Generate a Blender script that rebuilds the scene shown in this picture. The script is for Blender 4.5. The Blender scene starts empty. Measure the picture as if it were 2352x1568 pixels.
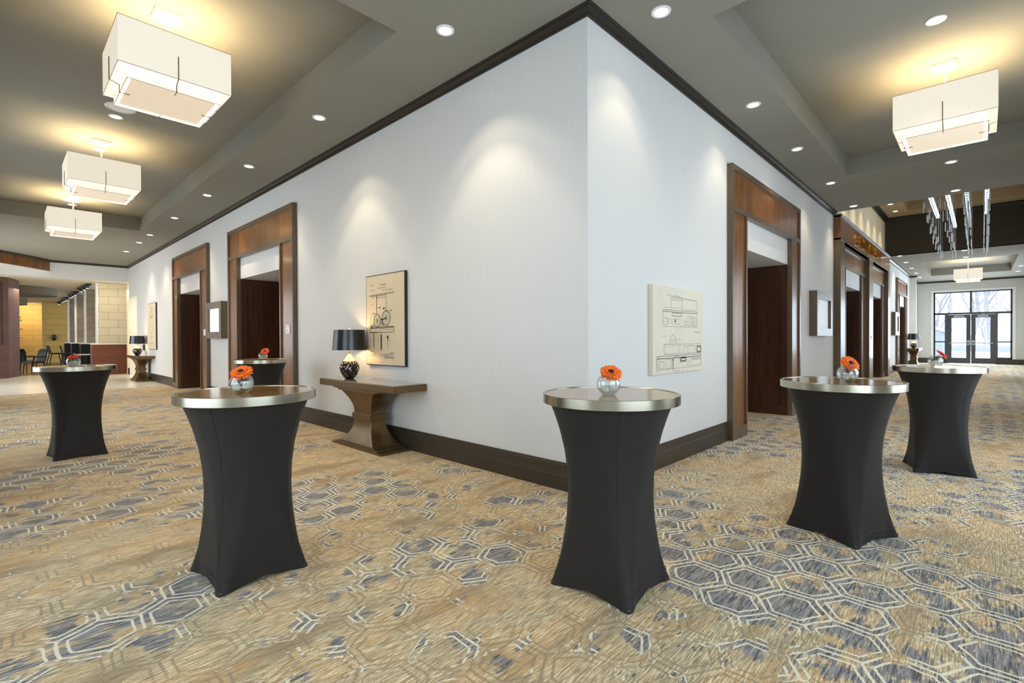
import bpy, bmesh, math, random
from math import sin, cos, pi, radians, sqrt, exp
from mathutils import Vector, Matrix
random.seed(7)
S = bpy.context.scene
C = S.collection

# ------------------------------------------------------------------ camera
YAW, PITCH, ROLL = radians(43.731), radians(-0.425), radians(-0.241)
F = Vector((cos(YAW)*cos(PITCH), sin(YAW)*cos(PITCH), sin(PITCH)))
R0 = Vector((sin(YAW), -cos(YAW), 0)); U0 = R0.cross(F)
RT = R0*cos(ROLL) + U0*sin(ROLL); UP = U0*cos(ROLL) - R0*sin(ROLL)
cam = bpy.data.objects.new('camera', bpy.data.cameras.new('camera')); C.objects.link(cam)
cam.data.sensor_width = 36; cam.data.lens = 36*1128.1/2352
cam.data.clip_start = 0.05; cam.data.clip_end = 300
M = Matrix((RT, UP, -F)).transposed().to_4x4(); M.translation = Vector((-3.536, -2.468, 1.385))
cam.matrix_world = M
S.camera = cam

# ------------------------------------------------------------------ world, exposure
S.view_settings.view_transform = 'Standard'; S.view_settings.look = 'None'
S.view_settings.gamma = 1; S.view_settings.exposure = 0.0
S.view_settings.use_curve_mapping = False
S.cycles.use_denoising = True
S.cycles.caustics_reflective = False; S.cycles.caustics_refractive = False
S.cycles.sample_clamp_indirect = 6
S.cycles.max_bounces = 10; S.cycles.transparent_max_bounces = 12
W = bpy.data.worlds.new('overcast_sky'); S.world = W; W.use_nodes = True
W.node_tree.nodes['Background'].inputs[0].default_value = (0.80, 0.90, 1.0, 1)
W.node_tree.nodes['Background'].inputs[1].default_value = 3.0

WARM = (1.0, 0.84, 0.60); WARM2 = (1.0, 0.77, 0.44); LAMPK = 1.0; DAY = (0.72, 0.87, 1.0)
def lamp(kind, name, loc, energy, color, direction=None, parent=None, **kw):
    d = bpy.data.lights.new(name, kind); d.energy = energy; d.color = color
    for k, v in kw.items(): setattr(d, k, v)
    o = bpy.data.objects.new(name, d); C.objects.link(o); o.location = loc
    if direction is not None: o.rotation_euler = Vector(direction).to_track_quat('-Z', 'Y').to_euler()
    if parent: o.parent = parent
    return o
# daylight coming in through the windows of the walls behind the photographer
def window_light(name, loc, direction, sx, sy, energy):
    return lamp('AREA', name, loc, energy, DAY, direction, shape='RECTANGLE', size=sx, size_y=sy)
DAYK = .37
window_light('daylight_window', (-2.6, -4.12, 1.95), (0, 1, 0), 3.6, 2.5, 235*DAYK)
window_light('daylight_window', (3.2, -4.12, 1.95), (0, 1, 0), 4.4, 2.5, 215*DAYK)
window_light('daylight_window', (-4.66, 0.6, 1.95), (1, 0, 0), 3.0, 2.5, 100*DAYK)
window_light('daylight_window', (-4.66, 8.5, 1.95), (1, 0, 0), 5.0, 2.5, 170*DAYK)
window_light('daylight_window', (-4.66, 17.5, 1.95), (1, 0, 0), 5.0, 2.5, 340*DAYK).data.color = (.96, .96, .97)
window_light('daylight_window', (13.9, -4.12, 2.2), (0, 1, 0), 6.0, 3.0, 120*DAYK)
window_light('daylight_window', (23.5, -4.12, 1.95), (0, 1, 0), 6.0, 2.6, 460*DAYK)
window_light('daylight_door', (29.85, -2.07, 1.8), (-1, 0, 0), 2.7, 3.2, 480*DAYK)

# ------------------------------------------------------------------ materials
def lin(c):
    return tuple(((v/255)/12.92 if v/255 <= .04045 else ((v/255+.055)/1.055)**2.4) for v in c) + (1,)
class NT:
    def __init__(s, name):
        s.m = bpy.data.materials.new(name); s.m.use_nodes = True
        s.t = s.m.node_tree; s.b = s.t.nodes['Principled BSDF']; s.out = s.t.nodes['Material Output']
    def n(s, typ, **kw):
        o = s.t.nodes.new(typ)
        for k, v in kw.items(): setattr(o, k, v)
        return o
    def link(s, a, b): s.t.links.new(a, b)
    def put(s, sock, v):
        if isinstance(v, bpy.types.NodeSocket): s.t.links.new(v, sock)
        else: sock.default_value = v
    def math(s, op, a, b=0.0, c=None, clamp=False):
        o = s.n('ShaderNodeMath', operation=op); o.use_clamp = clamp
        s.put(o.inputs[0], a); s.put(o.inputs[1], b)
        if c is not None: s.put(o.inputs[2], c)
        return o.outputs[0]
    def coord(s, which='Object'):
        return s.n('ShaderNodeTexCoord').outputs[which]
    def mapping(s, vec, scale=(1,1,1), loc=(0,0,0), rot=(0,0,0)):
        o = s.n('ShaderNodeMapping'); s.link(vec, o.inputs[0])
        o.inputs['Scale'].default_value = scale; o.inputs['Location'].default_value = loc; o.inputs['Rotation'].default_value = rot
        return o.outputs[0]
    def noise(s, vec, scale=5, detail=2, rough=.5, out='Fac'):
        o = s.n('ShaderNodeTexNoise'); s.link(vec, o.inputs['Vector'])
        o.inputs['Scale'].default_value = scale; o.inputs['Detail'].default_value = detail; o.inputs['Roughness'].default_value = rough
        return o.outputs[out]
    def ramp(s, fac, stops, interp='LINEAR'):
        o = s.n('ShaderNodeValToRGB'); s.link(fac, o.inputs[0]); r = o.color_ramp; r.interpolation = interp
        while len(r.elements) < len(stops): r.elements.new(0.5)
        for e, (p, c) in zip(r.elements, stops): e.position = p; e.color = c
        return o.outputs[0]
    def mix(s, fac, a, b, typ='MIX'):
        o = s.n('ShaderNodeMix', data_type='RGBA', blend_type=typ)
        s.put(o.inputs[0], fac); s.put(o.inputs[6], a); s.put(o.inputs[7], b)
        return o.outputs[2]
    def step(s, v, a, b):   # smooth 0->1 between a and b
        o = s.n('ShaderNodeMapRange'); o.interpolation_type = 'SMOOTHSTEP'
        s.put(o.inputs[0], v); o.inputs[1].default_value = a; o.inputs[2].default_value = b
        return o.outputs[0]
    def n_sep(s, vec, i):
        o = s.n('ShaderNodeSeparateXYZ'); s.link(vec, o.inputs[0]); return o.outputs[i]
    def bump(s, h, strength=.2, dist=.01):
        o = s.n('ShaderNodeBump'); o.inputs['Strength'].default_value = strength; o.inputs['Distance'].default_value = dist
        s.link(h, o.inputs['Height']); s.link(o.outputs[0], s.b.inputs['Normal'])
    def set(s, **kw):
        for k, v in kw.items(): s.put(s.b.inputs[k.replace('_', ' ')], v)
        return s.m
MAT = {}
def plain(name, rgb, rough=.5, metal=0.0, spec=.5, var=.06, scale=8, stretch=(1,1,1), **kw):
    k = NT(name); c = lin(rgb)
    v = k.mapping(k.coord(), stretch)
    f = k.noise(v, scale, 3)
    col = k.ramp(f, [(.3, tuple(x*(1-var) for x in c[:3])+(1,)), (.7, tuple(min(1, x*(1+var)) for x in c[:3])+(1,))])
    MAT[name] = k.set(Base_Color=col, Roughness=rough, Metallic=metal, Specular_IOR_Level=spec, **kw)
    return MAT[name]
def emit(name, rgb, strength, base=(240,240,235)):
    k = NT(name); k.set(Base_Color=lin(base), Emission_Color=lin(rgb), Emission_Strength=strength, Roughness=.6)
    MAT[name] = k.m; return k.m

# wall covering: pale vertical-thread vinyl
k = NT('wallcovering'); v = k.mapping(k.coord(), (1, 1, .035))
f = k.noise(v, 90, 3, .6); f2 = k.noise(k.coord(), 1.3, 2)
col = k.ramp(f, [(.3, lin((217,216,213))), (.7, lin((223,222,219)))])
MAT['wall'] = k.set(Base_Color=col, Roughness=.62, Specular_IOR_Level=.3)
k.bump(f, .04, .002)
plain('end_wall', (205,203,196), .7, var=.02, scale=3)
plain('ceiling', (142,138,126), .8, var=.02, scale=2, spec=.2)
plain('lobby_ceiling_warmlit', (170,147,112), .8, var=.02, spec=.2)  # same taupe ceiling, with the lobby's warm light painted into the colour
plain('lobby_brown', (66,58,46), .75, var=.03, spec=.2)
plain('crown', (40,36,31), .35, var=.1, scale=20)
plain('baseboard', (60,51,41), .35, var=.1, scale=6, stretch=(1,1,1))
plain('drum_paint', (120,108,88), .7, var=.03)
plain('cream_paint', (228,212,178), .7, var=.02)
plain('white_paint', (235,235,232), .45, var=.02)
plain('black_plastic', (24,24,25), .4, var=.1)
plain('dark_metal', (84,84,86), .35, .6, var=.05)
plain('aluminium', (190,192,195), .3, .9, var=.03)
plain('steel', (178,172,154), .24, 1.0, var=.06, scale=4)
plain('chrome', (225,225,225), .1, 1.0, var=.01)
plain('gold', (214,170,84), .2, 1.0, var=.03)
def wood(name, c1, c2, rough=.3, grain=30, axis='z', coat=.2):
    k = NT(name)
    st = {'z': (1,1,.06), 'x': (.06,1,1), 'y': (1,.06,1)}[axis]
    v = k.mapping(k.coord(), st)
    f = k.noise(v, grain, 4, .6); f2 = k.noise(k.mapping(k.coord(), tuple(.35 if x == 1 else x for x in st)), 9, 2)
    col = k.ramp(f, [(.32, lin(c1)), (.68, lin(c2))])
    col = k.mix(k.step(f2, .35, .65), col, k.mix(.6, col, lin(c1)))
    MAT[name] = k.set(Base_Color=col, Roughness=rough, Coat_Weight=coat, Coat_Roughness=.12)
    return MAT[name]
wood('walnut_panel', (100,61,28), (156,99,46), .30)
wood('walnut_dark', (58,33,20), (84,50,30), .35, coat=.1)
wood('bronze_wood', (88,72,54), (106,88,66), .36)
wood('wood_red', (92,46,28), (128,70,42), .4, axis='x', coat=.1)
wood('wood_purple', (88,58,50), (112,76,66), .6, axis='x', coat=0.0)
wood('wood_floor', (62,44,30), (90,66,44), .35, axis='y')
wood('table_brown', (146,106,52), (200,156,92), .12, grain=12, axis='x', coat=.35)
plain('bronze', (116,93,62), .34, .72, var=.10, scale=7)
plain('mirror_top', (176,176,168), .06, .75, var=.03)
plain('stretch_black', (40,37,35), .6, var=.06, scale=60, spec=.25, Sheen_Weight=.05, Sheen_Roughness=.4)
plain('shade_black', (20,22,26), .24, var=.05, spec=.6)
plain('shade_inside', (230,200,140), .5)
plain('petal_orange', (250,104,14), .5, var=.18, scale=60, Subsurface_Weight=.0)
plain('petal_red', (238,70,20), .5, var=.18, scale=60)
plain('petal_white', (240,242,226), .6, var=.05)
plain('flower_core', (52,14,10), .8, var=.3, scale=200)
plain('stem_green', (70,104,44), .5)
plain('black_chair', (19,18,17), .5, spec=.3)
plain('cloth_white', (225,222,214), .8)
plain('ink', (44,42,40), .8, var=.05)
plain('ink_grey', (118,120,116), .8, var=.1)
plain('canvas_tan', (222,204,172), .75, var=.03, scale=4)
plain('canvas_cream', (222,216,196), .75, var=.04, scale=3)
plain('canvas_edge', (30,28,24), .5)
plain('rubber', (40,40,40), .7)
plain('snow', (245,246,250), .8, var=.02, scale=1)
plain('bark', (172,167,176), .9, var=.2)
plain('shed_grey', (165,170,182), .8)
plain('shed_roof', (205,208,216), .8)
plain('concrete', (170,172,178), .9)
emit('lamp_white', (255,246,228), 14)
emit('shade_fabric', (255,243,220), 0.60, (190,186,176))
emit('shade_inner', (255,246,228), 0.74, (190,186,176))
emit('diffuser', (255,230,198), 0.50, (200,190,174))
emit('screen_white', (236,236,244), .8)
emit('screen_blue_reflection', (186,206,228), .5)  # blue reflection on the display glass, painted in as an even glow
emit('cove_light', (255,250,240), 2.0)
emit('crystal_lit', (205,232,248), 1.6)
emit('bulb', (255,220,165), 150)
emit('spot_head', (255,236,210), 6)
# thin clear glass
def thin_glass(name, tint=(1,1,1,1), gloss=.05, rough=0.0):
    k = NT(name); t = k.t
    tr = k.n('ShaderNodeBsdfTransparent'); tr.inputs[0].default_value = tint
    gl = k.n('ShaderNodeBsdfGlossy'); gl.inputs['Roughness'].default_value = rough
    fr = k.n('ShaderNodeLayerWeight'); fr.inputs[0].default_value = .18
    mx = k.n('ShaderNodeMixShader')
    k.link(k.math('ADD', k.math('MULTIPLY', fr.outputs['Facing'], .55), gloss, clamp=True), mx.inputs[0])
    k.link(tr.outputs[0], mx.inputs[1]); k.link(gl.outputs[0], mx.inputs[2]); k.link(mx.outputs[0], k.out.inputs[0])
    MAT[name] = k.m; return k.m
thin_glass('bowl_glass', (.97,.98,.98,1), .05)
thin_glass('water', (.95,.97,.97,1), .02)
thin_glass('pane', (.96,.98,1,1), .04)
k = NT('crystal'); k.set(Base_Color=lin((226,230,232)), Roughness=.3, Metallic=0.0, Specular_IOR_Level=.9); MAT['crystal'] = k.m
# mercury-glass mosaic of the lamp bodies
k = NT('mosaic'); vo = k.n('ShaderNodeTexVoronoi'); k.link(k.mapping(k.coord(), (1,1,1)), vo.inputs['Vector']); vo.inputs['Scale'].default_value = 44
vd = k.n('ShaderNodeTexVoronoi'); k.link(k.coord(), vd.inputs['Vector']); vd.inputs['Scale'].default_value = 44
sep = k.n('ShaderNodeSeparateXYZ'); k.link(k.coord(), sep.inputs[0])
rnd = k.n('ShaderNodeSeparateColor'); k.link(vo.outputs['Color'], rnd.inputs[0])
thr = k.math('SUBTRACT', .52, k.math('MULTIPLY', k.math('SUBTRACT', sep.outputs[2], .16), 3.0))
lit = k.math('GREATER_THAN', rnd.outputs[0], thr)
inside = k.math('LESS_THAN', vd.outputs['Distance'], .36)
f = k.math('MULTIPLY', lit, inside)
top = k.math('GREATER_THAN', sep.outputs[2], .235)
f = k.math('MAXIMUM', f, top)
col = k.mix(f, lin((30,23,18)), k.mix(k.math('MULTIPLY', rnd.outputs[1], .6), lin((244,242,236)), lin((232,206,176))))
MAT['mosaic'] = k.set(Base_Color=col, Roughness=.14, Metallic=k.math('MULTIPLY', f, .2))
# stone block veneer (restaurant)
def blocks(name, c1, c2, cm, w=1.0, h=.3, rough=.6):
    k = NT(name); b = k.n('ShaderNodeTexBrick')
    sx = k.n('ShaderNodeSeparateXYZ'); k.link(k.coord(), sx.inputs[0])
    cb = k.n('ShaderNodeCombineXYZ'); k.link(k.math('ADD', sx.outputs[0], sx.outputs[1]), cb.inputs[0]); k.link(sx.outputs[2], cb.inputs[1])
    k.link(cb.outputs[0], b.inputs['Vector'])
    b.inputs['Color1'].default_value = lin(c1); b.inputs['Color2'].default_value = lin(c2); b.inputs['Mortar'].default_value = lin(cm)
    b.inputs['Scale'].default_value = 1; b.inputs['Mortar Size'].default_value = .008
    b.inputs['Brick Width'].default_value = w; b.inputs['Row Height'].default_value = h
    MAT[name] = k.set(Base_Color=b.outputs[0], Roughness=rough)
blocks('stone_cream', (210,197,168), (220,208,180), (168,152,124), .62, .31)
blocks('stone_grey', (142,128,108), (152,138,116), (104,92,76), .62, .31)
blocks('gold_panel', (216,176,98), (224,186,108), (176,138,72), 6, .33)
blocks('tile', (232,224,206), (236,230,212), (196,186,166), 1.2, .6, .16)
# floor tile needs x/y mapping
k = NT('floor_tile'); b = k.n('ShaderNodeTexBrick'); k.link(k.coord(), b.inputs['Vector'])
b.offset = 0.0
b.inputs['Color1'].default_value = lin((230,222,204)); b.inputs['Color2'].default_value = lin((236,229,212)); b.inputs['Mortar'].default_value = lin((186,176,156))
b.inputs['Scale'].default_value = 1; b.inputs['Mortar Size'].default_value = .006; b.inputs['Brick Width'].default_value = 1.22; b.inputs['Row Height'].default_value = 2.4
MAT['floor_tile'] = k.set(Base_Color=b.outputs[0], Roughness=.22)

# carpet: broken hexagon lattice over streaked tan ground
def carpet():
    k = NT('carpet'); P = k.coord()
    fine = k.noise(P, 240, 1, .5, 'Color'); mid = k.noise(P, 3.0, 2, .5, 'Color')
    def vm(op, a, b):
        o = k.n('ShaderNodeVectorMath', operation=op); k.put(o.inputs[0], a); k.put(o.inputs[1], b); return o.outputs[0]
    half = (.5, .5, .5)
    Pw = vm('ADD', P, vm('ADD', vm('MULTIPLY', vm('SUBTRACT', fine, half), (.016, .016, 0)), vm('MULTIPLY', vm('SUBTRACT', mid, half), (.07, .07, 0))))
    sx = k.n('ShaderNodeSeparateXYZ'); k.link(Pw, sx.inputs[0])
    A = .292
    x = k.math('DIVIDE', sx.outputs[0], A); y = k.math('DIVIDE', sx.outputs[1], A)
    r3 = sqrt(3)
    def cell(ox, oy):
        gx = k.math('SUBTRACT', k.math('FLOORED_MODULO', k.math('ADD', x, ox), 1.0), .5)
        gy = k.math('SUBTRACT', k.math('FLOORED_MODULO', k.math('ADD', y, oy), r3), r3/2)
        d = k.math('ADD', k.math('MULTIPLY', gx, gx), k.math('MULTIPLY', gy, gy))
        return gx, gy, d
    a = cell(0, 0); b = cell(.5, r3/2)
    pick = k.math('LESS_THAN', a[2], b[2])
    def sel(i):
        o = k.n('ShaderNodeMix', data_type='FLOAT'); k.link(pick, o.inputs[0]); k.link(b[i], o.inputs[2]); k.link(a[i], o.inputs[3]); return o.outputs[0]
    gx, gy = sel(0), sel(1)
    ax, ay = k.math('ABSOLUTE', gx), k.math('ABSOLUTE', gy)
    d = k.math('MAXIMUM', ax, k.math('ADD', k.math('MULTIPLY', ax, .5), k.math('MULTIPLY', ay, r3/2)))
    idx = k.math('SUBTRACT', x, gx); idy = k.math('SUBTRACT', y, gy)
    cid = k.n('ShaderNodeCombineXYZ'); k.link(k.math('ROUND', k.math('MULTIPLY', idx, 4)), cid.inputs[0]); k.link(k.math('ROUND', k.math('MULTIPLY', idy, 4)), cid.inputs[1])
    wn = k.n('ShaderNodeTexWhiteNoise'); wn.noise_dimensions = '2D'; k.link(cid.outputs[0], wn.inputs['Vector'])
    # streaks run along X
    st1 = k.noise(k.mapping(P, (11, 120, 1)), 1.0, 3, .7)
    st2 = k.noise(k.mapping(P, (4.5, 46, 1), (3, 7, 0)), 1.0, 3, .65)
    st3 = k.noise(k.mapping(P, (7, 75, 1), (8, 3, 0)), 1.0, 3, .7)
    blot = k.noise(k.mapping(P, (1.9, 3.6, 1), (5, 1, 0)), 1.0, 3)
    yarn = k.noise(P, 420, 0); yarn2 = k.noise(P, 300, 1)
    jit = k.math('MULTIPLY', k.math('SUBTRACT', yarn, .5), .55)
    tan = k.mix(k.step(k.math('ADD', blot, k.math('MULTIPLY', k.math('SUBTRACT', st2, .5), .5)), .44, .58), lin((172,149,113)), lin((198,159,107)))
    tan = k.mix(k.math('MULTIPLY', k.step(k.math('ADD', st3, jit), .52, .60), .85), tan, lin((134,112,80)))
    cream = k.math('MULTIPLY', k.step(k.math('ADD', st1, jit), .515, .575), k.step(k.noise(k.mapping(P, (1.3, 4, 1), (1, 9, 0)), 1.0, 2), .30, .52))
    ground = k.mix(k.math('MULTIPLY', cream, .95), tan, lin((247,229,187)))
    sl = k.mix(k.step(k.math('ADD', k.noise(k.mapping(P, (5, 60, 1), (9, 2, 0)), 1.0, 3, .65), k.math('MULTIPLY', jit, .6)), .42, .56), lin((76,75,75)), lin((140,135,138)))
    sl = k.mix(k.math('MULTIPLY', k.step(k.math('ADD', st1, jit), .57, .62), .7), sl, lin((222,213,190)))
    tp = k.math('ADD', k.noise(k.mapping(P, (4, 7, 1), (2, 8, 0)), 1.0, 2), k.math('MULTIPLY', k.math('SUBTRACT', st3, .5), .45))
    sl = k.mix(k.step(tp, .56, .62), sl, ground)
    # where the lattice shows, ragged along the streaks
    region = k.math('ADD', k.noise(k.mapping(P, (.55, .75, 1), (1.7, 4.3, 0)), 1.0, 3, .55), k.math('MULTIPLY', k.step(k.math('SUBTRACT', k.n_sep(P, 0), k.n_sep(P, 1)), -1.5, 2.0), .05))
    shift = k.math('MULTIPLY', k.math('SUBTRACT', wn.outputs['Value'], .5), .17)
    brk = k.math('MULTIPLY', k.math('SUBTRACT', k.noise(P, 7, 3), .5), .62)
    rag = k.math('MULTIPLY', k.math('SUBTRACT', st2, .5), .34)
    vis = k.math('ADD', k.math('ADD', region, shift), k.math('ADD', brk, rag))
    fillm = k.step(vis, .53, .56)
    linem = k.step(vis, .50, .535)
    l1 = k.math('MULTIPLY', k.step(d, .345, .354), k.math('SUBTRACT', 1.0, k.step(d, .383, .392)))
    l2 = k.step(d, .473, .481)
    lines = k.math('MAXIMUM', l1, l2)
    col = k.mix(k.math('MULTIPLY', fillm, k.math('SUBTRACT', 1.0, lines)), ground, sl)
    faint = k.math('MULTIPLY', k.math('MULTIPLY', lines, k.math('SUBTRACT', 1.0, linem)), k.step(region, .34, .46))
    col = k.mix(k.math('MULTIPLY', faint, .75), col, lin((150,131,106)))
    col = k.mix(k.math('MULTIPLY', k.math('MULTIPLY', lines, linem), .93), col, lin((240,230,203)))
    sp = k.step(yarn2, .60, .70)
    col = k.mix(k.math('MULTIPLY', sp, .34), col, lin((236,226,200)))
    dk = k.step(yarn, .36, .28)
    col = k.mix(k.math('MULTIPLY', dk, .30), col, lin((112,97,76)))
    MAT['carpet'] = k.set(Base_Color=col, Roughness=.95, Specular_IOR_Level=.1, Sheen_Weight=.10, Sheen_Roughness=.5)
    k.bump(yarn, .25, .004)
carpet()

# ------------------------------------------------------------------ mesh helpers
class MB:
    def __init__(s): s.bm = bmesh.new()
    def quad(s, *pts):
        return s.bm.faces.new([s.bm.verts.new(p) for p in pts])
    def poly(s, pts): return s.bm.faces.new([s.bm.verts.new(p) for p in pts])
    def box(s, x0, x1, y0, y1, z0, z1, bev=0.0):
        x0, x1 = sorted((x0, x1)); y0, y1 = sorted((y0, y1)); z0, z1 = sorted((z0, z1))
        v = [s.bm.verts.new((x, y, z)) for z in (z0, z1) for y in (y0, y1) for x in (x0, x1)]
        fs = [s.bm.faces.new([v[i] for i in q]) for q in ((0,2,3,1),(4,5,7,6),(0,1,5,4),(2,6,7,3),(0,4,6,2),(1,3,7,5))]
        if bev:
            es = {e for f in fs for e in f.edges}
            bmesh.ops.bevel(s.bm, geom=list(es), offset=bev, segments=2, profile=.6, affect='EDGES')
        return s
    def loft(s, loops, cap=True, closed=True):
        rows = [[s.bm.verts.new(p) for p in lp] for lp in loops]
        n = len(rows[0])
        for a, b in zip(rows, rows[1:]):
            for i in range(n if closed else n-1):
                j = (i+1) % n
                s.bm.faces.new((a[i], a[j], b[j], b[i]))
        if cap and closed:
            s.bm.faces.new(rows[0][::-1]); s.bm.faces.new(rows[-1])
        return s
    def lathe(s, prof, seg=32, cx=0, cy=0, cap=True):
        return s.loft([[(cx+r*cos(2*pi*i/seg), cy+r*sin(2*pi*i/seg), z) for i in range(seg)] for r, z in prof], cap)
    def tube(s, pts, r, seg=8, cap=True):
        pts = [Vector(p) for p in pts]; loops = []
        up = None
        for i, p in enumerate(pts):
            d = (pts[min(i+1, len(pts)-1)] - pts[max(i-1, 0)]).normalized()
            if up is None: up = Vector((0,0,1)) if abs(d.z) < .9 else Vector((1,0,0))
            a = d.cross(up).normalized(); b = a.cross(d).normalized(); up = b
            rr = r[i] if isinstance(r, (list, tuple)) else r
            loops.append([p + a*rr*cos(2*pi*t/seg) + b*rr*sin(2*pi*t/seg) for t in range(seg)])
        return s.loft(loops, cap)
    def prism(s, pts, z0, z1):
        return s.loft([[(x, y, z0) for x, y in pts], [(x, y, z1) for x, y in pts]])
    def sweep(s, path, prof):
        """profile (offset to the right of the path, z) along a level path, mitred"""
        path = [Vector(p) for p in path]; loops = []
        for i, p in enumerate(path):
            n = []
            if i > 0: t = (p-path[i-1]).normalized(); n.append(Vector((t.y, -t.x)))
            if i < len(path)-1: t = (path[i+1]-p).normalized(); n.append(Vector((t.y, -t.x)))
            m = n[0] if len(n) == 1 else (n[0]+n[1])/(1+n[0].dot(n[1]))
            loops.append([(p.x+m.x*o, p.y+m.y*o, z) for o, z in prof])
        return s.loft(loops)
    def map(s, fn):
        for v in s.bm.verts: v.co = fn(*v.co)
        return s
    def obj(s, name, mat, parent=None, smooth=False, loc=None):
        bmesh.ops.recalc_face_normals(s.bm, faces=s.bm.faces)
        me = bpy.data.meshes.new(name); s.bm.to_mesh(me); s.bm.free()
        me.materials.append(MAT[mat] if isinstance(mat, str) else mat)
        if smooth:
            me.polygons.foreach_set('use_smooth', [True]*len(me.polygons))
            me.set_sharp_from_angle(angle=radians(35))
        o = bpy.data.objects.new(name, me); C.objects.link(o)
        if parent: o.parent = parent
        if loc: o.location = loc
        return o
def tag(o, label, cat, group=None, kind=None):
    o['label'] = label; o['category'] = cat
    if group: o['group'] = group
    if kind: o['kind'] = kind
    return o
def thing(name, label, cat, loc=(0,0,0), rz=0, group=None):
    o = bpy.data.objects.new(name, None); C.objects.link(o); o.empty_display_size = .1
    o.location = loc; o.rotation_euler = (0, 0, rz)
    return tag(o, label, cat, group)
def struct(o, label=None):
    o['kind'] = 'structure'
    if label: o['label'] = label
    return o
def dup(root, loc, rz=None, label=None, group=None):
    def cp(o, par):
        c = o.copy(); C.objects.link(c); c.parent = par
        for ch in kids.get(o.name, []): cp(ch, c)
        return c
    kids = {}
    for o in bpy.data.objects:
        if o.parent: kids.setdefault(o.parent.name, []).append(o)
    r = cp(root, None); r.location = loc
    if rz is not None: r.rotation_euler = (0, 0, rz)
    if label: r['label'] = label
    if group: r['group'] = group
    return r
ML = lambda s, p, z: Vector((-p, s, z))     # left wall: along +Y, out of the wall = -X
MR = lambda s, p, z: Vector((s, -p, z))     # right wall: along +X, out of the wall = -Y

# ------------------------------------------------------------------ floor and ceilings
HC, HT, HL = 4.23, 4.55, 5.5
YE, XE = 21.6, 30.0                          # far ends of the two corridors
XB, YB = -4.74, -4.2                         # walls behind the photographer
b = MB(); b.box(XB-.2, 0.0, YB-.2, 15.12, -.1, 0); b.box(0.0, XE+.1, YB-.2, 0.3, -.1, 0)
for s0, s1 in ((6.4,9.0),(11.3,14.05)): b.box(0.0, 2.3, s0, s1, -.1, 0)
for s0, s1 in ((3.6,6.3),(10.7,13.3),(14.8,17.2),(21.4,24.0)): b.box(s0, s1, .3, 2.3, -.1, 0)
struct(b.obj('floor', 'carpet'))
b = MB(); b.box(XB-3, 3.0, 15.12, 24.2, -.1, 0.004); struct(b.obj('floor', 'floor_tile'))
b = MB(); b.box(XB-6, 5.0, 24.2, 42, -.1, 0.0); struct(b.obj('floor', 'wood_floor'))

def ceiling_zone(x0, x1, y0, y1, z, tray=None, thick=.06, mat='ceiling'):
    b = MB()
    if not tray: b.box(x0, x1, y0, y1, z, z+thick)
    else:
        tx0, tx1, ty0, ty1, tz = tray
        b.box(x0, x1, y0, ty0, z, tz); b.box(x0, x1, ty1, y1, z, tz)
        b.box(x0, tx0, ty0, ty1, z, tz); b.box(tx1, x1, ty0, ty1, z, tz)
        b.box(x0, x1, y0, y1, tz, tz+thick)
    return struct(b.obj('ceiling', mat))
ceiling_zone(XB, 0, YB, YE, HC, (-3.78, -.955, 1.46, 13.49, HT))
ceiling_zone(0, 9.745, YB, 0, HC, (.864, 6.895, -3.55, -.738, HT))
ceiling_zone(9.75, 18.03, YB, 0, HL, (10.8, 17.2, -3.5, -.70, HL+.32), mat='lobby_ceiling_warmlit')
ceiling_zone(18.035, XE, YB, 0, 4.20, (20.8, 26.7, -3.38, -.75, 4.52))

# ------------------------------------------------------------------ walls
TH = .22
def wall(name, mat, W, s0, s1, z0, z1, openings=(), th=TH):
    b = MB(); s = s0
    for a, c, zl, zh in sorted(openings):
        if a > s: b.box(s, a, -th, 0, z0, z1)
        if zl > z0: b.box(a, c, -th, 0, z0, zl)
        if zh < z1: b.box(a, c, -th, 0, zh, z1)
        s = c
    if s < s1: b.box(s, s1, -th, 0, z0, z1)
    b.map(W); return struct(b.obj(name, mat))
D = [('L', 5.985, 9.41, 6.56, 8.82, 3.70, .08), ('L', 10.99, 14.35, 11.55, 13.78, 3.70, .08),
     ('R', 3.215, 6.61, 3.785, 6.04, 3.70, .075), ('R', 10.23, 13.70, 10.86, 13.07, 3.60, .055),
     ('R', 14.37, 17.60, 14.94, 17.03, 3.60, .055), ('R', 20.97, 24.37, 21.54, 23.80, 3.70, .08)]
wall('wall_left', 'wall', ML, .001, YE, 0, HC, [(d[3]-.055, d[4]+.055, 0, 2.65) for d in D if d[0] == 'L'] + [(20.07, YE-.02, 0, 3.0)])
wall('wall_right', 'wall', MR, .001, XE, 0, HC, [(d[3]-.055, d[4]+.055, 0, 2.65) for d in D if d[0] == 'R'])
wall('wall_lobby', 'cream_paint', MR, 9.75, 18.03, HC, HL)  # same wall covering below; warm lobby light is painted in as cream
b = MB(); b.box(18.03, 18.25, YB, 0, 4.2, HL); struct(b.obj('wall_lobby_far', 'lobby_brown'))
b = MB(); b.box(9.53, 9.75, YB, 0, HC+.001, HL); struct(b.obj('wall_lobby_near', 'lobby_brown'))
MBK = lambda s, p, z: Vector((s, YB+p, z)); MWS = lambda s, p, z: Vector((XB+p, s, z))
WB = [(-4.4, -.8, .7, 3.2), (1.0, 5.4, .7, 3.2), (10.9, 16.9, .7, 3.7), (20.5, 26.5, .65, 3.25)]
WW = [(-.9, 2.1, .7, 3.2), (6.0, 11.0, .7, 3.2), (15.0, 20.0, .7, 3.2)]
wall('wall_back', 'wall', MBK, XB, XE, 0, HC, WB); wall('wall_back_upper', 'cream_paint', MBK, 9.75, 18.03, HC, HL)
wall('wall_side', 'wall', MWS, YB, YE, 0, HC, WW)
wn = 1
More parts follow.
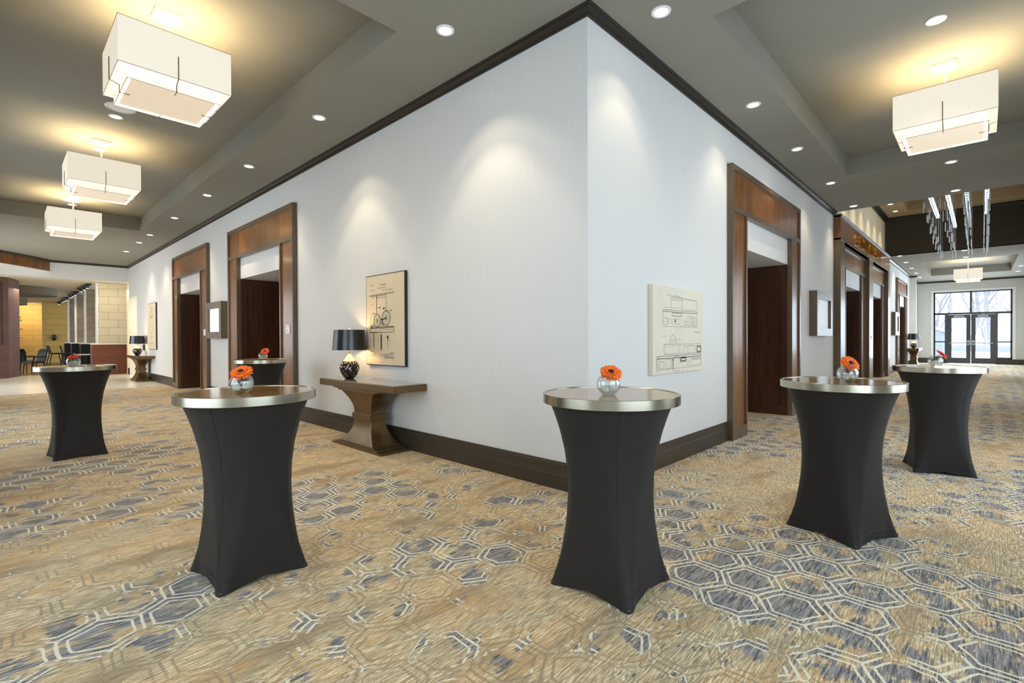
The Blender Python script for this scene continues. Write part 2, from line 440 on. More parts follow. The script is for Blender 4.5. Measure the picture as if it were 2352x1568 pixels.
def plain_window(W, s0, s1, z0, z1):
    global wn
    r = bpy.data.objects.new('window_%d' % wn, None); C.objects.link(r); struct(r); wn += 1
    b = MB(); n = max(2, round((s1-s0)/1.4))
    for i in range(n+1):
        s = s0+.03+(s1-s0-.06)*i/n; b.box(s-.03, s+.03, -.14, -.06, z0, z1)
    for z in (z0+.03, z1-.03, z0+(z1-z0)*.68): b.box(s0, s1, -.139, -.061, z-.03, z+.03)
    b.map(W).obj('window_frame', 'dark_metal', r)
    b = MB(); b.box(s0, s1, -.105, -.10, z0, z1); b.map(W).obj('pane', 'pane', r)
for w in WB: plain_window(MBK, *w)
for w in WW: plain_window(MWS, *w)

# crown moulding and baseboards
def crown_profile(z): return [(0, z-.075), (.018, z-.075), (.02, z-.058), (.03, z-.054), (.046, z-.035), (.062, z-.026), (.063, z-.016), (.08, z-.012), (.08, z), (0, z)]
b = MB(); b.sweep([(-3.5, 20.0), (-2.86, 20.75), (-2.25, YE), (0, YE), (0, 0), (9.752, 0)], crown_profile(HC)); struct(b.obj('trim_1', 'crown', smooth=True))
b = MB(); b.sweep([(9.75, 0), (18.03, 0), (18.03, YB)], [(o*1.5, HL+(z-HC)*1.9) for o, z in crown_profile(HC)]); struct(b.obj('trim_2', 'crown', smooth=True))
b = MB(); b.sweep([(18.25, 0), (26.1, 0), (26.1, -.24), (26.35, -.24), (26.35, 0), (XE, 0), (XE, YB)], crown_profile(4.2)); struct(b.obj('trim_3', 'crown', smooth=True))
BP = [(0, 0), (.022, 0), (.022, .132), (.0185, .136), (.0185, .158), (.016, .162), (.016, .233), (.011, .238), (.011, .253), (0, .253)]
def base(name, path):
    b = MB(); b.sweep(path, BP); return struct(b.obj(name, 'baseboard'))
base('baseboard_corner', [(0, 5.985), (0, 0), (3.215, 0)])
base('baseboard_left', [(0, 10.99), (0, 9.41)]); base('baseboard_left_far', [(0, 20.07), (0, 14.35)])
base('baseboard_right', [(6.61, 0), (9.75, 0)]); base('baseboard_right_far', [(18.25, 0), (20.97, 0)]); base('baseboard_right_end', [(24.37, 0), (26.1, 0), (26.1, -.24), (26.35, -.24)])
b = MB(); b.box(26.1, 26.35, -.24, 0, 0, 4.2); struct(b.obj('wall_pilaster', 'end_wall'))

# ------------------------------------------------------------------ door surrounds with panelled vestibules
dn = 1
def door(Wn, s0, s1, o0, o1, top, p, mid=3.075):
    global dn
    W = ML if Wn == 'L' else MR
    r = bpy.data.objects.new('door_%d' % dn, None); C.objects.link(r); struct(r); dn += 1
    T = .072; q = p-.026
    b = MB()                                                        # bronze-brown frame
    b.box(s0, s0+T, 0, p, 0, top); b.box(s1-T, s1, 0, p, 0, top); b.box(s0+T, s1-T, 0, p, top-T, top)
    b.box(s0+T, s1-T, 0, p, mid, mid+.075)
    for a, c in ((o0-.045, o0), (o1, o1+.045)): b.box(a, c, 0, p, 0, mid)
    for a, c in ((s0+T, o0-.045), (o1+.045, s1-T)): b.box(a, c, 0, p, 0, .16)
    b.map(W).obj('frame', 'bronze_wood', r)
    b = MB(); b.box(s0+T, s1-T, 0, q, mid+.075, top-T); b.map(W).obj('head_panel', 'walnut_panel', r)
    for a, c in ((s0+T, o0-.045), (o1+.045, s1-T)):
        b = MB(); b.box(a, c, 0, q, .16, mid); b.map(W).obj('side_panel', 'walnut_panel', r)
    dp = 1.7
    for sgn, s in ((-1, o0), (1, o1)):                              # vestibule side walls
        b = MB(); b.box(s, s+sgn*.05, -.001, -dp, 0, 2.649)
        i = s-sgn*.012
        b.box(s, i, -.005, -.11, 0, 2.649); b.box(s, i, -dp, -dp+.1, 0, 2.649)
        b.box(s, i, -.11, -dp+.1, 2.53, 2.649); b.box(s, i, -.11, -dp+.1, 0, .16)
        b.map(W).obj('vestibule_panel', 'walnut_dark', r)
    b = MB(); b.box(o0-.054, o1+.054, -.002, -dp-.1, 2.6492, 2.6498); b.box(o0-.05, o1+.05, -TH-.001, -dp-.1, 2.651, 2.72); b.map(W).obj('vestibule_ceiling', 'white_paint', r)
    mm = (o0+o1)/2
    for a, c in ((o0, mm-.003), (mm+.003, o1)):
        b = MB(); b.box(a, c, -dp, -dp-.05, 0.01, 2.649); l = b.map(W).obj('door_leaf', 'walnut_dark', r)
        h = MB(); s = mm+(-.08 if a == o0 else .08)
        h.box(s-.012, s+.012, -dp+.05, -dp+.07, .95, 1.3); h.box(s-.01, s+.01, -dp, -dp+.05, .97, .99); h.box(s-.01, s+.01, -dp, -dp+.05, 1.26, 1.28)
        h.map(W).obj('door_handle', 'chrome', l)
    return r
for d in D: door(d[0], *d[1:])

# ballroom portal around two of the doors
r = bpy.data.objects.new('trim_4', None); C.objects.link(r); struct(r)
b = MB()
for s0, s1 in ((9.752, 10.23), (13.70, 14.37), (17.60, 18.03)): b.box(s0, s1, 0, .14, 0, 3.60)
b.map(MR).obj('portal_pilaster', 'bronze_wood', r)
b = MB(); b.box(9.752, 18.03, 0, .139, 3.60, 4.16); b.map(MR).obj('portal_head', 'walnut_panel', r)
b = MB(); b.box(9.752, 18.03, 0, .15, 3.60, 3.64); b.box(9.752, 18.03, 0, .15, 4.12, 4.16); b.map(MR).obj('portal_edge', 'bronze_wood', r)
b = MB(); b.box(9.752, 18.03, .0, .16, 4.16, 4.185); b.box(9.752,18.03,.15,.156,4.13,4.16); b.map(MR).obj('portal_cap', 'aluminium', r)

# gold letters on the portal
sg = thing('ballroom_sign', 'gold letters spelling the ballroom name on dark wood portal head', 'sign', (13.58, -.15, 3.72))
def letter(ch, x):
    cu = bpy.data.curves.new('t', 'FONT'); cu.body = ch; cu.size = .40; cu.extrude = .016; cu.align_x = 'CENTER'
    to = bpy.data.objects.new('t', cu); C.objects.link(to)
    bpy.context.view_layer.update()
    me = bpy.data.meshes.new_from_object(to.evaluated_get(bpy.context.evaluated_depsgraph_get()))
    bpy.data.objects.remove(to)
    for v in me.vertices: v.co = Vector((v.co.x*.84+x, -v.co.z-.016, v.co.y))
    me.name = 'letter'; me.materials.clear(); me.materials.append(MAT['gold'])
    o = bpy.data.objects.new('letter', me); C.objects.link(o); o.parent = sg
for i, ch in enumerate('LIBERTY BALLROOM'):
    if ch != ' ': letter(ch, -1.87+3.74*i/15)

# ------------------------------------------------------------------ far end of the right corridor: glazed doors
b = MB(); f0, f1, ftop = -3.53, -.65, 3.63
b.box(XE, XE+.25, YB, f0, 0, 4.2); b.box(XE, XE+.25, f1, .2, 0, 4.2); b.box(XE, XE+.25, f0, f1, ftop, 4.2)
struct(b.obj('wall_end', 'end_wall'))
base('baseboard_end', [(XE, 0), (XE, -1.13)]); base('baseboard_end_right', [(XE, -2.99), (XE, YB)])
win = bpy.data.objects.new('window_%d' % wn, None); C.objects.link(win); struct(win)
b = MB(); x0, x1 = XE+.10, XE+.18
def fr(y0, y1, z0, z1): b.box(x0, x1, y0, y1, z0, z1)
fr(f0, f0+.07, 0, ftop); fr(f1-.07, f1, 0, ftop); fr(f0, f1, ftop-.06, ftop); fr(f0, f1, 2.47, 2.57)
fr(-2.11, -2.03, 2.57, ftop); fr(-1.19, -1.09, 0, 2.47); fr(-3.03, -2.93, 0, 2.47)
fr(f0, -3.03, 1.06, 1.12); fr(-1.09, f1, 1.06, 1.12); fr(f0, -3.03, .27, .33); fr(-1.09, f1, .27, .33)
b.obj('window_frame', 'dark_metal', win)
b = MB(); b.box(x0+.01, x1-.01, f0, -3.03, 0, .27); b.box(x0+.01, x1-.01, -1.09, f1, 0, .27); b.obj('kick_panel', 'baseboard', win)
for y0, y1, z0, z1 in ((f0, -2.07, 2.57, 3.57), (-2.07, f1, 2.57, 3.57), (f0, -3.0, .33, 2.47), (-1.12, f1, .33, 2.47)):
    b = MB(); b.box(XE+.135, XE+.142, y0, y1, z0, z1); b.obj('pane', 'pane', win)
b = MB(); b.box(XE-.02, XE, f0-.1, f0, 0.253, ftop+.1); b.box(XE-.02, XE, f1, f1+.1, .253, ftop+.1); b.box(XE-.02, XE, f0, f1, ftop, ftop+.1); struct(b.obj('trim_5', 'white_paint'))
for y0, y1, hs in ((-2.06, -1.19, -1), (-2.93, -2.08, 1)):
    dr = bpy.data.objects.new('door_%d' % dn, None); C.objects.link(dr); struct(dr); dn += 1
    b = MB(); S_ = .16
    b.box(x0-.01, x1-.02, y0, y0+S_, .01, 2.46); b.box(x0-.01, x1-.02, y1-S_, y1, .01, 2.46)
    b.box(x0-.01, x1-.02, y0+S_, y1-S_, 2.30, 2.46); b.box(x0-.01, x1-.02, y0+S_, y1-S_, .01, .28)
    b.obj('door_leaf', 'dark_metal', dr)
    b = MB(); b.box(XE+.125, XE+.132, y0+S_, y1-S_, .28, 2.30); b.obj('pane', 'pane', dr)
    b = MB(); b.box(x0-.07, x0-.035, y0+.06, y1-.06, 1.01, 1.05); b.box(x0-.07, x0-.01, (y0+.03) if hs < 0 else (y1-.13), (y0+.13) if hs < 0 else (y1-.03), .93, 1.17)
    b.obj('panic_bar', 'aluminium', dr)
    b = MB(); m_ = (y0+y1)/2; b.box(x0-.06, x0-.01, m_-.2, m_+.2, 2.33, 2.40); b.tube([(x0-.05, m_+.18, 2.41), (x0-.12, m_, 2.43), (x0-.02, m_-.2, 2.45)], .012)
    b.obj('door_closer', 'aluminium', dr)

# ------------------------------------------------------------------ outdoors beyond the glazed doors
b = MB(); b.box(XE+.25, 110, -45, 45, -.25, -.05); struct(b.obj('ground', 'snow'))
sh = thing('garden_shed', 'pale grey shed with snowy pitched roof outside the glazed doors', 'shed', (40.5, .9, -.05))
b = MB(); b.box(-1.6, 1.6, -1.5, 1.5, 0, 1.75); b.loft([[(x, -1.5, 1.75), (x, 1.5, 1.75), (x, 0, 2.45)] for x in (-1.6, 1.6)]); b.obj('walls', 'shed_grey', sh)
b = MB()
for sg_ in (-1, 1): b.loft([[(x, sg_*1.75, 1.62), (x, 0, 2.46), (x, 0, 2.58), (x, sg_*1.75, 1.74)] for x in (-1.8, 1.8)])
b.obj('roof', 'shed_roof', sh)
b = MB(); b.box(-1.63, -1.6, -.9, .5, .05, 1.5); b.obj('door', 'concrete', sh)
b = MB(); b.box(58, 58.5, -30, 24, -.05, .45); tag(b.obj('retaining_wall', 'concrete'), 'long low snowy retaining wall outside behind the shed', 'wall')
gr = thing('guard_rail', 'thin grey guard rail outside in the snow before the trees', 'railing', (52, 0, -.05))
b = MB(); b.box(-.03, .03, -24, 18, 1.05, 1.13); b.box(-.03, .03, -24, 18, .6, .66); b.obj('rail', 'shed_grey', gr)
for i in range(14):
    b = MB(); b.box(-.03, .03, -24+i*3.2-.03, -24+i*3.2+.03, 0, 1.1); b.obj('post', 'shed_grey', gr)
def bare_tree(x, y, h, seed, lab):
    rng = random.Random(seed); b = MB()
    def br(p, d, l, r, lev):
        q = p+d*l*.5+Vector((rng.uniform(-.1,.1), rng.uniform(-.1,.1), 0))*l; e = p+d*l
        b.tube([p, q, e], [r, r*.8, r*.55], 4, cap=False)
        if lev < 4:
            for k_ in range(4):
                nd = (d+Vector((rng.uniform(-.6,.6), rng.uniform(-.8,.8), rng.uniform(-.1,.7)))).normalized()
                br(p+d*l*rng.uniform(.35, 1), nd, l*rng.uniform(.5,.78), r*.52, lev+1)
    br(Vector((0,0,0)), Vector((0,rng.uniform(-.1,.1),1)).normalized(), h*.36, h*.011, 0)
    o = b.obj('bare_tree', 'bark', loc=(x, y, -.06)); tag(o, lab, 'tree', 'leafless trees beyond the glazed doors')
ORD = ['first','second','third','fourth','fifth','sixth','seventh','eighth','ninth','tenth','eleventh','twelfth']
for i in range(12):
    yy = 10.5-2.3*i
    bare_tree(72+10*(i % 3), yy*(1+.13*(i % 3)), 17+2.6*((i*7) % 4), 40+i, 'leafless winter tree through the glazed doors, %s from the left' % ORD[i])
for i in range(9):
    bare_tree(66+3*(i % 2), 9.0-2.9*i, 6.5+1.2*((i*5) % 3), 90+i, 'smaller leafless tree in front of the winter wood outside, %s from the left' % ORD[i])

# ------------------------------------------------------------------ recessed downlights
def make_downlight(lab, grp):
    t = thing('downlight', lab, 'ceiling light', group=grp)
    b = MB(); b.lathe([(.060, -.001), (.060, -.009), (.082, -.009), (.085, -.001)], 32, cap=False); b.obj('trim_ring', 'white_paint', t, True)
    b = MB(); b.lathe([(.0599, -.002), (.0599, -.005)], 32); b.obj('lens', 'lamp_white', t)
    return t
DL0 = None
def downlight(x, y, z, lab, grp, energy, cone=80):
    global DL0
    if DL0 is None: DL0 = make_downlight(lab, grp); o = DL0; o.location = (x, y, z)
    else: o = dup(DL0, (x, y, z), label=lab, group=grp)
    lamp('SPOT', 'downlight_beam', (x, y, z-.012), energy*(1.0 if 'left wall' in grp else .72), WARM, (0, 0, -1), spot_size=radians(cone), spot_blend=.38, shadow_soft_size=.03)
    lamp('SPOT', 'downlight_spill', (x, y, z-.012), energy*.42, WARM, (0, 0, -1), spot_size=radians(cone+22), spot_blend=.35, shadow_soft_size=.03)
Lr = [1.12, 3.70, 6.26, 8.60, 11.2, 13.9, 15.4, 17.5]
for i, y in enumerate(Lr): downlight(-.66, y, HC, 'round recessed ceiling light beside the left wall, %s from the corner' % ORD[i], 'downlights along the left wall', 84)
for i, x in enumerate([.489, 2.883, 4.855, 7.15, 9.374]): downlight(x, -.437, HC, 'round recessed ceiling light beside the right wall, %s from the corner' % ORD[i], 'downlights along the right wall', 40)
for (x, y, z, lab) in ((7.24, -2.10, HC, 'round recessed ceiling light behind the right pendant tray'), (9.41, -2.09, HC, 'round recessed ceiling light at the low ceiling edge before the crystal chandelier'),
                       (2.98, -2.13, HT, 'round recessed light in the right tray in front of its pendant'), (-2.36, 6.42, HT, 'round recessed light in left tray beside the speaker under the nearest pendant'),
                       (-2.345, 8.17, HT, 'round recessed light in left tray just behind the middle pendant'), (-2.32, 12.95, HT, 'round recessed light in left tray behind the farthest pendant')):
    downlight(x, y, z, lab, 'downlights in trays and mid ceilings', 40)
for i, (x, y) in enumerate(((18.3, -.38), (20.4, -.37), (22.6, -.36), (24.8, -.34), (26.9, -.33))):
    downlight(x, y, 4.2, 'small recessed light over far right corridor wall, %s beyond the chandelier' % ORD[i], 'downlights at the far end of the right corridor', 60)
for i, (x, y) in enumerate(((18.45, -2.05), (20.3, -2.05), (24.9, -3.6), (27.2, -3.6))):
    downlight(x, y, 4.2, ['small recessed light mid corridor just beyond the brown wall', 'small recessed light at the near edge of the far tray', 'small recessed light right of the far tray', 'small recessed light right of the far pendant by end wall'][i], 'downlights at the far end of the right corridor', 60)
for i, x in enumerate((10.9, 12.1, 13.3, 14.5, 15.7, 16.9)):
    downlight(x, -.40, HL, ('recessed light in the high lobby ceiling near its far corner' if i == 4 else 'recessed light of the high lobby ceiling, %s over the portal' % ORD[i]), 'downlights over the ballroom portal', 110, 50)

# ceiling speakers (white discs in the left tray)
for y, lab in ((6.03, 'round white ceiling speaker behind the nearest left pendant'), (12.45, 'round white ceiling speaker above the farthest left pendant')):
    t = thing('ceiling_speaker', lab, 'speaker', (-2.36, y, HT), 0, 'ceiling speakers in the left tray')
    b = MB(); b.lathe([(.17, 0), (.17, -.012), (.15, -.02), (.15, -.002)], 40, cap=False); b.obj('rim', 'white_paint', t, True)
    b = MB(); b.lathe([(.1499, -.003), (.1499, -.012)], 40); b.obj('grille', 'white_paint', t)

# ------------------------------------------------------------------ square pendants
def sq(h, z): return [(-h, -h, z), (h, -h, z), (h, h, z), (-h, h, z)]
def shell(h, z0, z1, t=.006):
    b = MB(); b.loft([sq(h, z0), sq(h, z1)], cap=False); b.loft([sq(h-t, z0), sq(h-t, z1)], cap=False)
    for z in (z0, z1):
        o, i = sq(h, z), sq(h-t, z)
        for a in range(4): b.quad(o[a], o[(a+1) % 4], i[(a+1) % 4], i[a])
    return b
PH = dict(ho=.438, hi=.365, top=-.379, mid=-.78, low=-.874)
def make_pendant(lab, grp):
    t = thing('pendant_light', lab, 'pendant light', group=grp)
    b = MB(); b.box(-.11, .11, -.11, .11, -.03, -.0005); b.box(-.085, .085, -.085, .085, -.045, -.03); b.obj('canopy', 'white_paint', t)
    b = MB(); b.tube([(0, 0, -.045), (0, 0, PH['low']+.05)], .012, 10); b.obj('rod', 'white_paint', t, True)
    shell(PH['ho'], PH['mid'], PH['top']).obj('outer_shade', 'shade_fabric', t)
    shell(PH['hi'], PH['low'], PH['top']-.04).obj('inner_shade', 'shade_inner', t)
    b = MB()
    for h_, z_ in ((PH['ho'], PH['mid']), (PH['ho'], PH['top']), (PH['hi'], PH['low'])): b.tube([p for p in sq(h_+.001, z_)]+[sq(h_+.001, z_)[0]], .0022, 4)
    b.obj('shade_trim', 'bronze', t)
    b = MB(); b.box(-PH['hi']+.035, PH['hi']-.035, -PH['hi']+.035, PH['hi']-.035, PH['low']+.012, PH['low']+.018); b.obj('diffuser', 'diffuser', t)
    for a in range(4):
        c, s_ = cos(a*pi/2), sin(a*pi/2); b = MB()
        rot = lambda x, y, z: (x*c-y*s_, x*s_+y*c, z)
        o_, i_ = PH['ho']+.006, PH['hi']+.006
        b.tube([rot(0, -o_, PH['mid']+.20), rot(0, -o_, PH['mid']-.005), rot(0, -i_, PH['mid']-.03), rot(0, -i_, PH['low']-.004), rot(0, -i_+.08, PH['low']-.004)], .004, 6)
        b.obj('shade_clip', 'bronze', t)
    return t
PD = None
def pendant(x, y, z, lab, grp=None):
    global PD
    if PD is None: PD = make_pendant(lab, grp); PD.location = (x, y, z)
    else: dup(PD, (x, y, z), label=lab, group=grp)
    lamp('AREA', 'pendant_uplight', (x, y, z-.72), 14*LAMPK, WARM2, (0, 0, 1), shape='SQUARE', size=.5)
    lamp('POINT', 'pendant_bulb', (x, y, z-.60), 54*LAMPK, WARM2, shadow_soft_size=.08)
    lamp('AREA', 'pendant_downlight', (x, y, z+PH['low']-.005), 9*LAMPK, WARM, (0, 0, -1), shape='SQUARE', size=.55)
for y, lab in ((3.30, 'square two-tier white pendant nearest the camera in left tray'), (7.71, 'middle square two-tier white pendant of the left tray'), (12.01, 'farthest square two-tier white pendant of the left tray')):
    pendant(-2.375, y, HT, lab, 'square pendants in the left tray')
pendant(4.125, -2.15, HT, 'square two-tier white pendant in the right tray')
pendant(24.3, -2.05, 4.52, 'small distant square pendant before the glazed end doors')

# ------------------------------------------------------------------ crystal chandelier in the high lobby
ch = thing('crystal_chandelier', 'long chandelier of four lit bars and hanging crystal rods in high lobby', 'chandelier', (13.5, -2.05, HL))
for r_, yo in enumerate((.50, .19, -.15, -.50)):
    xs, xe = ((-1.8, 1.6), (-1.9, 3.6), (-2.2, 3.9), (-2.6, 1.9))[r_]
    b = MB(); b.box(xs, xe, yo-.036, yo+.036, -.74, -.66); b.obj('light_bar', 'crystal_lit' if r_ != 2 else 'crystal', ch)
    b = MB(); n = int((xe-xs)/.3)
    for i in range(n): b.box(xs+.1+i*.3, xs+.22+i*.3, yo-.012, yo+.012, -.746, -.74)
    b.obj('bar_slots', 'black_plastic', ch)
    b = MB(); b.tube([(xs+.2, yo, -.66), (xs+.2, yo, 0)], .004, 5); b.tube([(xe-.2, yo, -.66), (xe-.2, yo, 0)], .004, 5); b.obj('hanger', 'dark_metal', ch)
    for i in range(20):
        x = -2.9+i*.34; z = -1.16-.36*(i/19)+.05*sin(i*1.7+r_); ln = .14+.09*abs(sin(i*2.3+r_))
        yy = yo+.05*sin(i*2.1+r_*1.3)
        b = MB(); b.tube([(x, yy, z-ln), (x, yy, z)], .012, 6); b.tube([(x, yy, z), (x, yy, 0)], .0016, 4, cap=False); b.obj('crystal_rod', 'crystal', ch)

# ------------------------------------------------------------------ cocktail tables
def make_cocktail(name, lab, grp):
    t = thing(name, lab, 'cocktail table', group=grp)
    def interp(z, *p):
        for (a, fa), (c, fc) in zip(p, p[1:]):
            if z <= c: f = (z-a)/(c-a); return fa+(fc-fa)*f
        return p[-1][1]
    N, K = 96, 34; loops = []
    for j in range(K+1):
        z = 1.022*(1-j/K); u = z/1.022
        rc = interp(z, (0,.345), (.07,.316), (.16,.284), (.27,.259), (.37,.244), (.50,.236), (.62,.239), (.74,.253), (.86,.281), (.95,.310), (1.022,.338))
        rm = interp(z, (0,.226), (.16,.219), (.37,.211), (.50,.213), (.62,.224), (.74,.245), (.86,.277), (.95,.308), (1.022,.338))
        lp = []
        for i in range(N):
            th = 2*pi*i/N; ph = abs(((th-pi/4+pi/4) % (pi/2))-pi/4)
            a_ = rm/cos(pi/4-ph); kk = .012
            rr = .5*(a_+rc-sqrt((a_-rc)**2+kk*kk))+kk*.3
            if rc > a_: rr += (rc-rr)*exp(-(ph/radians(7))**2)
            zz = z + .030*(ph/(pi/4))**1.4*max(0, 1-u*7)
            lp.append((rr*cos(th), rr*sin(th), zz))
        loops.append(lp)
    b = MB(); b.loft(loops, cap=False); b.obj('stretch_cover', 'stretch_black', t, True)
    # hem seam
    b = MB(); lp = loops[-3]; b.tube([(x*1.004, y*1.004, z) for x, y, z in lp]+[tuple(v*1.004 if k_ < 2 else v for k_, v in enumerate(lp[0]))], .0022, 5, cap=False); b.obj('hem_seam', 'stretch_black', t)
    for a in range(4):
        i_ = (a*24+10) % 96
        b = MB(); b.tube([Vector((lp_[i_][0]*1.0015, lp_[i_][1]*1.0015, lp_[i_][2])) for lp_ in loops], .0013, 4); b.obj('side_seam', 'stretch_black', t)
    b = MB(); b.lathe([(.364, 1.020), (.3785, 1.020), (.380, 1.0215), (.380, 1.0705), (.3785, 1.072), (.366, 1.072), (.364, 1.070), (.364, 1.020)], 96, cap=False); b.obj('metal_rim', 'steel', t, True)
    b = MB(); b.lathe([(.3639, 1.022), (.3639, 1.068)], 96); b.obj('tabletop', 'table_brown', t)
    for a in range(4):
        b = MB(); th = pi/4+a*pi/2; b.lathe([(.016, 0), (.018, .012), (.014, .02)], 12, .325*cos(th), .325*sin(th)); b.obj('foot', 'black_plastic', t)
    return t
CT = [(-1.137, -.943, 3, 'black stretch-covered cocktail table in front of the wall corner'),
      (-2.4975, .7345, 2, 'black stretch-covered cocktail table nearest on left with brown top'),
      (.6185, -1.74, -21, 'black stretch-covered cocktail table second from the right, brown top'),
      (3.197, -2.14, 16, 'black wrinkled stretch-covered cocktail table farthest right by the corridor'),
      (-2.89, 5.41, 4, 'black stretch-covered cocktail table far left before the tiled floor'),
      (-.75, 5.50, 8, 'black stretch-covered cocktail table far behind, beside the left doorway')]
t0 = None
for x, y, a, lab in CT:
    g = 'cocktail tables with black stretch covers'
    if t0 is None: t0 = make_cocktail('cocktail_table', lab, g); t0.location = (x, y, 0); t0.rotation_euler = (0, 0, radians(a))
    else: dup(t0, (x, y, 0), radians(a), lab, g)

# ------------------------------------------------------------------ fishbowl vases, gerberas and white blooms
ZT = 1.068
def make_vase(lab):
    t = thing('bowl_vase', lab, 'vase', group='glass bowl vases on the cocktail tables')
    pr = [(.001, .002), (.036, .001), (.040, .004)]
    for i in range(13):
        a = radians(-62+i*118/12); pr.append((.066*cos(a)+.0, .0585+.064*sin(a)))
    pr += [(.040, .1145), (.038, .1145)]
    inn = [(max(r-.003, .001), z+(.004 if z < .03 else 0)) for r, z in pr[2:-1]][::-1]
    b = MB(); b.lathe(pr+inn, 40, cap=False); b.obj('glass_bowl', 'bowl_glass', t, True)
    w = [(.001, .006)]+[(r-.004, z) for r, z in pr[3:10]]+[(.001, pr[9][1])]
    b = MB(); b.lathe(w, 32, cap=False); b.obj('water', 'water', t, True)
    return t
def petals(b, n, r0, r1, w, lift, droop, rng, zo=0, up=0.0):
    for i in range(n):
        a = 2*pi*(i+rng.uniform(-.25,.25))/n; L = r1*rng.uniform(.9,1.06); rows = []
        for j in range(6):
            f = j/5; rr = r0+(L-r0)*f; hw = w*(.45+.75*sin(min(1, f*1.02)*pi*.72+.25))*(1 if j < 5 else .45)
            z = zo+lift*sin(f*pi*.6)-droop*f*f+up*f
            rows.append([(rr*cos(a)-sx_*hw*sin(a), rr*sin(a)+sx_*hw*cos(a), z+(.0018*(1-sx_*sx_))) for sx_ in (-1, 0, 1)])
        v = [[b.bm.verts.new(p) for p in rw] for rw in rows]
        for a_, c_ in zip(v, v[1:]):
            for q in range(2): b.bm.faces.new((a_[q], a_[q+1], c_[q+1], c_[q]))
    return b
def make_gerbera(lab, mat):
    t = thing('gerbera', lab, 'flower', group='orange gerberas in the bowl vases')
    rng = random.Random(len(lab)); b = MB()
    petals(b, 20, .014, .066, .0088, .006, .012, rng); petals(b, 20, .012, .058, .008, .009, .004, rng, .003); petals(b, 18, .010, .034, .005, .009, -.002, rng, .005)
    h = b.obj('petals', mat, t, True)
    b = MB(); b.lathe([(.0155, .006), (.0155, .012), (.012, .016), (.005, .0165)], 20); b.obj('flower_center', 'flower_core', t, True)
    b = MB(); b.lathe([(.002, -.012), (.011, -.008), (.016, .002), (.012, .004)], 14); b.obj('calyx', 'stem_green', t, True)
    b = MB(); b.tube([(0, 0, -.008), (.002, .006, -.03), (.004, .016, -.07)], .0028, 8); b.obj('stem', 'stem_green', t, True)
    return t
def make_mum(lab):
    rng = random.Random(3); b = MB()
    for q in range(5): petals(b, 16-2*q, .002, .026-.004*q, .0032, .004, .004, rng, .002+.004*q, .004*q)
    b.lathe([(.010, -.004), (.014, .002), (.012, .014), (.004, .018)], 14)
    return tag(b.obj('white_bloom', 'petal_white', None, True), lab, 'flower', 'white flower heads in the bowl vases')
VS = [(-2.553, .672, 'L', 0, (.02, -.66), .122, 'on the near left table'), (-1.204, -.975, 'C', 0, (.06, -.72), .122, 'on the corner table'),
      (.57, -1.79, 'R', .3, (.12, -1.3), .128, 'on the second table from right'), (3.21, -2.12, 'RR', 1, (.75, -.75), .128, 'on the rightmost table'),
      (-2.93, 5.25, 'LL', 1, (-.03, -.28), .116, 'on the far left table'), (-.755, 5.44, 'B', 1, (.12, -1.2), .128, 'on the table by left doorway')]
v0 = g0 = m0 = None
for i, (x, y, nm, red, tilt, zf, where) in enumerate(VS):
    lab = 'round clear glass bowl vase %s' % where
    if v0 is None: v0 = make_vase(lab); v0.location = (x, y, ZT)
    else: dup(v0, (x, y, ZT), label=lab)
    # flower head leans toward the camera side
    gl = '%s gerbera daisy with dark centre %s' % ('red-orange' if red == 1 else 'bright orange', where)
    g = make_gerbera(gl, 'petal_red' if red == 1 else 'petal_orange')
    off = {'L': (.0, 0), 'C': (.012, -.008), 'R': (.012, -.012), 'RR': (.045, -.045), 'LL': (0, 0), 'B': (.02, -.02)}[nm]
    g.location = (x+off[0], y+off[1], ZT+zf)
    # tilt: rotate so that +z leans along camera-right (tx) and toward the camera (ty)
    d = Vector((0, 0, 1))+RT*tilt[0]*1.0+Vector((-F.x, -F.y, 0))*(-tilt[1])
    g.rotation_euler = d.normalized().to_track_quat('Z', 'Y').to_euler()
    for k_, (dx, dy, dz, rz) in enumerate(((-.024, -.006, .028, .4), (.026, .006, .036, 1.9))):
        ml = 'white flower head lying inside the bowl vase %s, %s one' % (where, ('left', 'right')[k_])
        px, py = x+RT.x*dx+F.x*dy, y+RT.y*dx+F.y*dy
        if m0 is None: m0 = make_mum(ml); o = m0
        else: o = m0.copy(); C.objects.link(o); o['label'] = ml
        o.location = (px, py, ZT+dz); o.rotation_euler = (radians(25*(1-2*k_)), radians(-20), rz)

